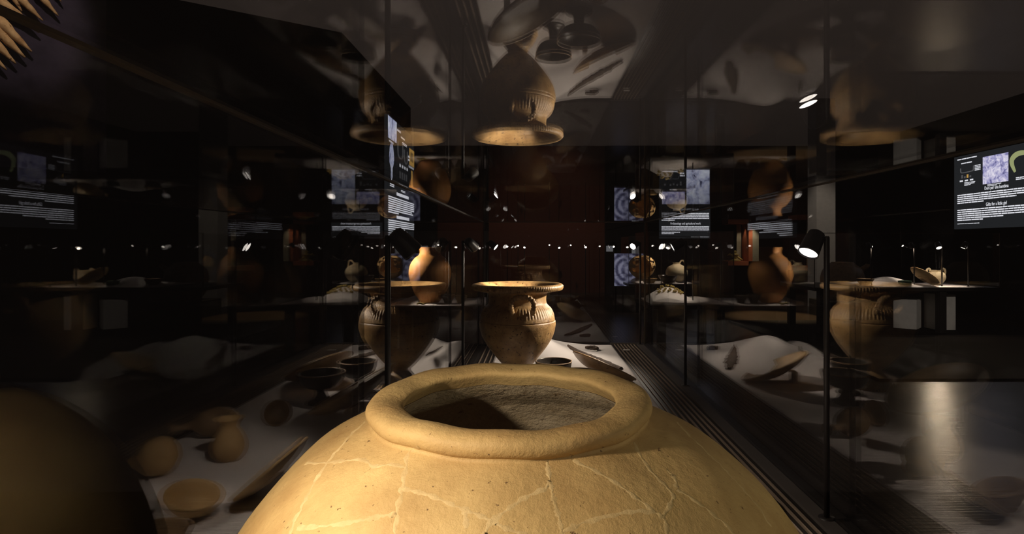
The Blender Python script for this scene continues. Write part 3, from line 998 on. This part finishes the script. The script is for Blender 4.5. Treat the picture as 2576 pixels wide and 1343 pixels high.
# --- table behind to the right of the back pane (necklace and red brown jar)
TZ = ZC - 0.75
table_case('display_case', 'low black display table with the beaded necklace beyond the right pane', 1.42, 2.48, 7.25, 8.3, TZ, legs=((1.6, 7.4), (2.35, 7.4), (1.6, 8.2), (2.35, 8.2)))
cloth_patch('display_cloth', 'white cloth humped under the beaded necklace on the middle table', 1.47, 2.44, 7.30, 8.2, TZ,
            lambda u, w_: 0.20 * gsn(u, 0.24, 0.27) * gsn(w_, 0.35, 0.35) + 0.05 * gsn(u, 0.75, 0.2) * gsn(w_, 0.5, 0.4) + 0.012 * math.sin(13 * u + 8 * w_) * gsn(u, 0.4, 0.4))
neck = thing('bead_necklace', 'gold and green beaded necklace draped over the cloth hump', 'necklace', (0, 0, 0))
random.seed(11)
for k in range(30):
    t = k / 29
    px = 1655 + 62 * t + 3 * math.sin(k * 2.1)
    py = 752 - 20 * math.sin(PI * (0.15 + 0.75 * t)) + 4 * math.cos(k * 1.7)
    yy = 7.55 - 0.1 * math.sin(k)
    u = ((px - CX) / FPX * yy - 1.47) / 0.97
    w_ = (yy - 7.30) / 0.9
    zt = TZ + 0.004 + 0.20 * gsn(u, 0.24, 0.27) * gsn(w_, 0.35, 0.35) + 0.012 * math.sin(13 * u + 8 * w_) * gsn(u, 0.4, 0.4)
    bm_ = MB().lathe([(0, -0.014), (0.012, -0.009), (0.017, 0), (0.012, 0.009), (0, 0.014)], 8)
    o = bm_.build('bead', 'gold', neck)
    o.location = ((px - CX) / FPX * yy, yy, zt + 0.022)
    o.rotation_euler = (k, k * 0.7, 0)
# --- table behind to the left (orange jar)
table_case('display_case', 'low black display table with the glowing orange jar beyond the left pane', -1.95, -0.60, 7.15, 8.3, TZ, legs=((-1.8, 7.3), (-0.75, 7.3), (-1.8, 8.15), (-0.75, 8.15)))
cloth_patch('display_cloth', 'white cloth under the orange jar', -1.85, -0.65, 7.20, 8.2, TZ,
            lambda u, w_: 0.07 * gsn(u, 0.16, 0.10) * gsn(w_, 0.6, 0.35) + 0.05 * gsn(u, 0.93, 0.12) * gsn(w_, 0.4, 0.4) + 0.008 * math.sin(17 * u + 5 * w_))
oj = [(0, 0)] + sprof([(0.10, 0.0), (0.12, 0.01), (0.195, 0.12), (0.25, 0.27), (0.268, 0.39), (0.245, 0.50), (0.19, 0.58), (0.145, 0.615), (0.13, 0.66), (0.145, 0.72)], 4) + [(0.13, 0.715), (0.11, 0.64), (0.2, 0.5), (0.22, 0.3), (0.09, 0.05), (0, 0.03)]
oj = [(r * 1.02, z) for r, z in oj]
t_, b_ = lathe_thing('storage_jar', 'bright orange storage jar with short neck on the left table', 'jar', (-1.39, 7.52, TZ + 0.012), oj, 'orange', seg=64)
dish_far = bowl_prof(0.09, 0.11, 0.008, 0.55)
for (nm, lb, x, y, sc, mt) in (('cup', 'dark cup standing right of the orange jar', -1.14, 7.42, 1.0, 'bucchero'), ('bowl', 'dark bowl beside the dark cup on the left table', -0.97, 7.40, 0.9, 'bucchero')):
    t_ = thing(nm, lb, nm, (x, y, TZ + 0.012))
    MB().lathe([(r * sc, z * sc) for r, z in dish_far], 32).build('body', mt, t_)
tag(MB().tube([(-1.50, 7.22, TZ + 0.02), (-1.46, 7.21, TZ + 0.035), (-1.42, 7.22, TZ + 0.02), (-1.38, 7.21, TZ + 0.03)], [0.008, 0.014, 0.012, 0.006], 8).build('gold_pin', 'gold'), 'small gold pin on the cloth in front of the orange jar', 'pin')

# --- far table with broken pot and pale jug
table_case('display_case', 'far black display table with broken pot and pale jug', 1.80, 3.18, 11.25, 12.3, TZ, legs=((2.0, 11.4), (3.0, 11.4)))
cloth_patch('display_cloth', 'white cloth under the broken pot on the far table', 1.95, 3.12, 11.28, 12.2, TZ,
            lambda u, w_: 0.10 * gsn(u, 0.12, 0.15) * gsn(w_, 0.5, 0.35) + 0.05 * gsn(u, 0.62, 0.1) * gsn(w_, 0.3, 0.3) + 0.01 * math.sin(22 * u))
bp_ = [(0, 0)] + sprof([(0.10, 0.0), (0.21, 0.09), (0.27, 0.22), (0.25, 0.34), (0.17, 0.42), (0.12, 0.44)], 5) + [(0.10, 0.43), (0.22, 0.32), (0.24, 0.22), (0.18, 0.1), (0, 0.03)]
bt_ = thing('broken_pot', 'broken round tan pot with open side on the far table', 'pot', (2.15, 11.7, TZ + 0.10), (math.radians(8), math.radians(-10), 0.4))
nb_ = len(bp_)
MB().lathe(bp_, 48, None, lambda i, s: (26 + 3 * math.sin(i)) < s < (40 + 2 * math.sin(i * 1.3)) and i > 8).build('body', 'tan', bt_)
pj = [(0, 0)] + sprof([(0.10, 0.0), (0.19, 0.10), (0.22, 0.20), (0.18, 0.30), (0.10, 0.35), (0.07, 0.37), (0.08, 0.40)], 4) + [(0.06, 0.39), (0.06, 0.36), (0.16, 0.28), (0.19, 0.2), (0, 0.04)]
jt_, jb_ = lathe_thing('jug', 'pale speckled jug with ring handle on the far table', 'jug', (2.83, 11.65, TZ + 0.012), pj, 'pale')
MB().tube(smooth_prof([(0.06, 0, 0.39), (0.10, 0, 0.44), (0.15, 0, 0.42), (0.17, 0, 0.31)], 5), 0.016, 8).build('handle', 'pale', jt_)
t_ = thing('bowl', 'dark flaring bowl in front of the pale jug', 'bowl', (2.60, 11.42, TZ + 0.012))
MB().lathe(bowl_prof(0.19, 0.15, 0.01, 0.5), 40).build('body', 'bucchero', t_)
t_ = thing('bowl', 'small tan bowl beside the broken pot', 'bowl', (2.26, 11.42, TZ + 0.012))
MB().lathe(bowl_prof(0.13, 0.09, 0.01, 0.5), 40).build('body', 'tan', t_)
pc = ptch_thing = thing('photo_panel', 'blue grey photograph of a round stone well behind the broken pot', 'photograph', rel(1.62, 12.0, -0.84))
MB().box(0, 0.60, 0, 0.03, 0, 0.68).build('print', 'photo_c', pc)
for (x, z, wd, ht, lb) in ((1.45, -0.22, 0.14, 0.12, 'leftmost small pale card above the round well photograph'), (1.98, -0.26, 0.15, 0.15, 'tall pale card between well photograph and broken pot')):
    o = MB().box(0, wd, 0, 0.01, 0, ht).build('label_card', 'greyprint')
    o.location = rel(x, 12.0, z + 0.1)
    tag(o, lb, 'label card')

# --- right table (amphora, leaning dish)
RZ = ZC - 0.61
table_case('display_case', 'black display table with two handled pot and slanting dish at right', 4.05, 6.75, 8.40, 9.6, RZ, legs=((5.96, 8.50), (4.2, 8.5), (4.2, 9.5)))
cloth_patch('display_cloth', 'white cloth spread on the right table under the two handled pot', 4.75, 6.55, 8.44, 9.4, RZ,
            lambda u, w_: 0.13 * gsn(u, 0.37, 0.17) * gsn(w_, 0.5, 0.4) + 0.05 * gsn(u, 0.05, 0.1) * gsn(w_, 0.4, 0.3) + 0.008 * math.sin(19 * u + 9 * w_))
am = [(0, 0)] + sprof([(0.055, 0.0), (0.09, 0.03), (0.125, 0.09), (0.125, 0.15), (0.095, 0.19), (0.085, 0.205), (0.095, 0.225)], 4) + [(0.085, 0.22), (0.075, 0.2), (0.1, 0.14), (0, 0.02)]
at_, ab_ = lathe_thing('amphora', 'small tan pot with two loop handles on the right table', 'pot', (6.13, 8.85, RZ + 0.012), [(r, z) for r, z in am], 'pale', seg=48)
for sg in (-1, 1):
    MB().tube(smooth_prof([(sg * 0.085, 0, 0.20), (sg * 0.10, 0, 0.245), (sg * 0.135, 0, 0.235), (sg * 0.14, 0, 0.18), (sg * 0.118, 0, 0.14)], 5), 0.015, 8).build('handle', 'pale', at_)
ld = thing('shallow_dish', 'tan shallow dish leaning at a slant beside the two handled pot', 'dish', (5.72, 8.55, 0), tilt_dir(math.radians(38), 0.0))
lb_ = MB().lathe(bowl_prof(0.21, 0.06, 0.012, 0.3), 48).build('body', 'tan', ld)
place_low(ld, [lb_], RZ + 0.035)
t_ = thing('bowl', 'dark bowl on the left end of the cloth on the right table', 'bowl', (4.87, 8.55, RZ + 0.02))
MB().lathe(bowl_prof(0.12, 0.10, 0.01, 0.5), 32).build('body', 'brown', t_)
t_ = thing('pyxis', 'small green lidded box on the right table', 'box', (5.43, 8.50, RZ + 0.03))
MB().lathe([(0, 0), (0.08, 0), (0.085, 0.01), (0.085, 0.05), (0, 0.05)], 24).build('body', 'green', t_)
MB().lathe([(0, 0.05), (0.09, 0.051), (0.09, 0.062), (0.02, 0.07), (0, 0.07)], 24).build('lid', 'green', t_)
# big dim pot behind that table
t_ = thing('spouted_pot', 'big dim brown spouted pot standing behind the right table', 'pot', (5.62, 10.6, 0.30))
MB().lathe([(0, 0)] + sprof([(0.2, 0.0), (0.30, 0.12), (0.37, 0.34), (0.33, 0.55), (0.22, 0.66), (0.18, 0.70)], 4) + [(0.16, 0.69), (0.3, 0.5), (0.3, 0.3), (0, 0.04)], 48).build('body', 'brown', t_)
MB().tube(smooth_prof([(0.30, 0, 0.52), (0.38, 0, 0.57), (0.45, 0, 0.62), (0.47, 0, 0.66)], 4), [0.06 - 0.002 * k for k in range(13)], 10).build('spout', 'brown', t_)
o = MB().box(5.2, 6.05, 10.2, 11.0, 0, 0.30).build('plinth', 'black')
tag(o, 'low black plinth under the big spouted pot', 'plinth')
for (x0, x1, y0, y1, zt, lb) in ((5.56, 6.02, 9.0, 9.35, 0.47, 'shorter white box plinth under the right table'), (6.03, 6.30, 8.72, 9.1, 0.56, 'taller white box plinth right of the table leg')):
    if 'shorter' in lb:
        o = MB().prism([(5.57, 9.0), (5.80, 8.80), (6.05, 9.05), (5.82, 9.30)], 0.021, zt).build('plinth', 'white')
    else:
        o = MB().box(6.08, 6.36, 8.75, 9.05, 0.021, zt).build('plinth', 'white')
    tag(o, lb, 'plinth')

# --- red niches in the back wall
def niche(label, x0, x1, y, z0, z1, jamb=True):
    th = thing('wall_niche', label, 'niche', rel(x0, y, z0))
    w_, h_ = x1 - x0, z1 - z0
    MB().box(0, w_, 0.0, 0.5, -0.11, 0.0).build('shelf', 'red', th)
    MB().box(0, w_, 0.0, 0.5, h_, h_ + 0.12).build('header', 'red', th)
    MB().box(0, w_, 0.5, 0.53, 0, h_).build('back_panel', 'wallblack', th)
    if jamb:
        MB().box(w_, w_ + 0.10, 0.0, 0.5, 0, h_).build('jamb', 'red', th)
        MB().prism([(w_ + 0.10, -0.01), (w_ + 0.30, 0.10), (w_ + 0.30, 0.14), (w_ + 0.10, 0.03)], 0.0, h_).build('lit_panel', 'niche', th)
        MB().box(w_ - 0.17, w_ - 0.05, 0.40, 0.44, 0, h_).build('lit_panel', 'niche', th)
    else:
        MB().box(w_ - 0.12, w_, 0.40, 0.44, 0, h_).build('lit_panel', 'niche', th)
    return th


niche('red framed wall niche with brightly lit side panel', 4.95, 5.48, 14.9, -0.40, 0.56)
niche('red framed wall niche beside the grey pillar', 6.72, 7.30, 14.9, -0.53, 0.68, False)
spot('niche_light', rel(5.56, 14.62, 0.62), rel(5.68, 14.98, -0.3), 16, 70, 0.7, (1.0, 0.85, 0.62), 0.03)
spot('niche_light', rel(5.40, 15.1, 0.52), rel(5.38, 15.3, -0.3), 4, 70, 0.7, (1.0, 0.85, 0.62), 0.03)
spot('niche_light', rel(7.12, 15.1, 0.62), rel(7.2, 15.25, -0.3), 5, 70, 0.7, (1.0, 0.85, 0.62), 0.03)
spot('niche_light', rel(7.0, 13.6, 1.6), rel(7.0, 14.9, -0.55), 20, 40, 0.7, (1.0, 0.85, 0.62), 0.05)
spot('niche_light', rel(5.2, 13.6, 1.6), rel(5.2, 14.9, -0.4), 18, 40, 0.7, (1.0, 0.85, 0.62), 0.05)
t_ = thing('bronze_figure', 'small dark and gold figure group on the red niche shelf', 'figurine', rel(5.18, 15.05, -0.40))
MB().lathe([(0, 0)] + sprof([(0.13, 0.0), (0.12, 0.03), (0.05, 0.05), (0.06, 0.12), (0.09, 0.17), (0.04, 0.20), (0.05, 0.25)], 3) + [(0, 0.28)], 16).build('body', 'gold', t_)
MB().tube([(-0.05, 0, 0.12), (-0.14, 0, 0.18), (-0.20, 0, 0.14)], [0.03, 0.025, 0.015], 8).build('arm', 'gold', t_)
MB().tube([(0.05, 0, 0.12), (0.13, 0, 0.06), (0.20, 0, 0.03)], [0.03, 0.025, 0.015], 8).build('arm', 'gold', t_)

# ------------------------------------------------------------------ spotlights on the other tables (lamps and their light)
FG = 'spotlights of the other tables'
spotlight('spotlight left of the orange jar', -1.88, 7.3, TZ, (0.75, 0.05, -0.5), 1, 60, 85, True, group=FG)
spotlight('spotlight at the right end of the orange jar table', -0.70, 7.3, TZ, (-0.5, 0.1, -0.8), -1, 5, 80, True, group=FG)
spotlight('spotlight over the cloth hump with the necklace', 2.00, 7.38, TZ, (-0.45, 0.15, -0.8), -1, 16, 85, True, group=FG)
spotlight('spotlight at the right end of the necklace table', 2.40, 7.5, TZ, (-0.55, 0.2, -0.7), -1, 6, 70, True, group=FG)
spotlight('spotlight over the broken pot on the far table', 2.45, 11.33, TZ, (-0.3, 0.35, -0.7), -1, 22, 90, True, group=FG, hs=1.3)
spotlight('spotlight beside the pale jug on the far table', 3.08, 11.33, TZ, (-0.5, 0.2, -0.7), -1, 16, 90, True, group=FG, hs=1.3)
spotlight('brightest spotlight above the two handled pot on the right table', 5.99, 8.52, RZ, (-0.10, -0.55, -0.75), -1, 34, 120, True, group=FG, hs=1.5, col=(1.0, 0.78, 0.54))
spotlight('spotlight over the green box on the right table', 5.58, 8.52, RZ, (0.35, 0.2, -0.75), -1, 16, 95, True, group=FG, hs=1.2)
spotlight('spotlight at the left end of the right table', 4.95, 8.52, RZ, (0.3, 0.1, -0.9), -1, 6, 90, True, group=FG, hs=1.2)
spotlight('spotlight at the right end of the right table', 6.38, 8.52, RZ, (-0.4, 0.1, -0.85), -1, 14, 90, True, group=FG, hs=1.4)
# added unseen spots brighten the pillar, the boxes under the table and the floor by the niches
spot('added_light', rel(4.6, 10.2, 2.9), rel(6.0, 12.0, -0.2), 150, 44, 0.7, (1.0, 0.9, 0.8), 0.05)
spot('added_light', rel(4.5, 1.8, 1.5), rel(6.0, 8.9, -1.0), 260, 9, 0.6, (1.0, 0.92, 0.84), 0.05)
spot('added_light', rel(4.6, 12.6, 2.8), rel(4.4, 10.6, -1.3), 1700, 26, 0.7, (1.0, 0.72, 0.38), 0.05)

# an added unseen spot brightening the dark red back wall
spot('added_light', rel(0.3, 13.2, 3.4), rel(0.3, 16.0, 0.6), 140, 75, 0.8, (1.0, 0.80, 0.62), 0.08)
# tiny lamps glowing far off
ORD = ('first', 'second', 'third', 'fourth', 'fifth', 'sixth', 'seventh', 'eighth')
for lst, lab, grp in (
        (((1276, 15.2), (1303, 15.0), (1320, 15.6), (1382, 15.1), (1406, 15.5), (1436, 15.3), (1473, 14.9), (1508, 15.4)), 'from left of the tiny distant spotlights before the dark red wall', 'distant lamps before the red wall'),
        (((1543, 13.6), (1640, 13.2), (1678, 13.9), (1697, 13.0)), 'from left of the tiny distant spotlights below the agriculture sign', 'distant lamps below the agriculture sign'),
        (((2190, 12.2), (2268, 12.4), (2418, 11.9), (2545, 10.6)), 'from left of the tiny distant spotlights behind the right table', 'distant lamps behind the right table'),
        (((958, 12.3), (1015, 12.0), (1090, 12.6), (1103, 13.2), (1206, 12.8)), 'from left of the tiny distant spotlights beyond the orange jar', 'distant lamps beyond the orange jar')):
    for k, (px, y) in enumerate(lst):
        spotlight(ORD[k] + ' ' + lab, (px - CX) / FPX * y, y, 0.0, (0.2 * math.sin(k * 2.1), -0.75, -0.55), 0, 0, far=True, hs=0.75 + 0.45 * abs(math.sin(k * 1.7 + 1)),
                  head_z=ZC + 0.035 * math.sin(k * 2.7), group=grp)
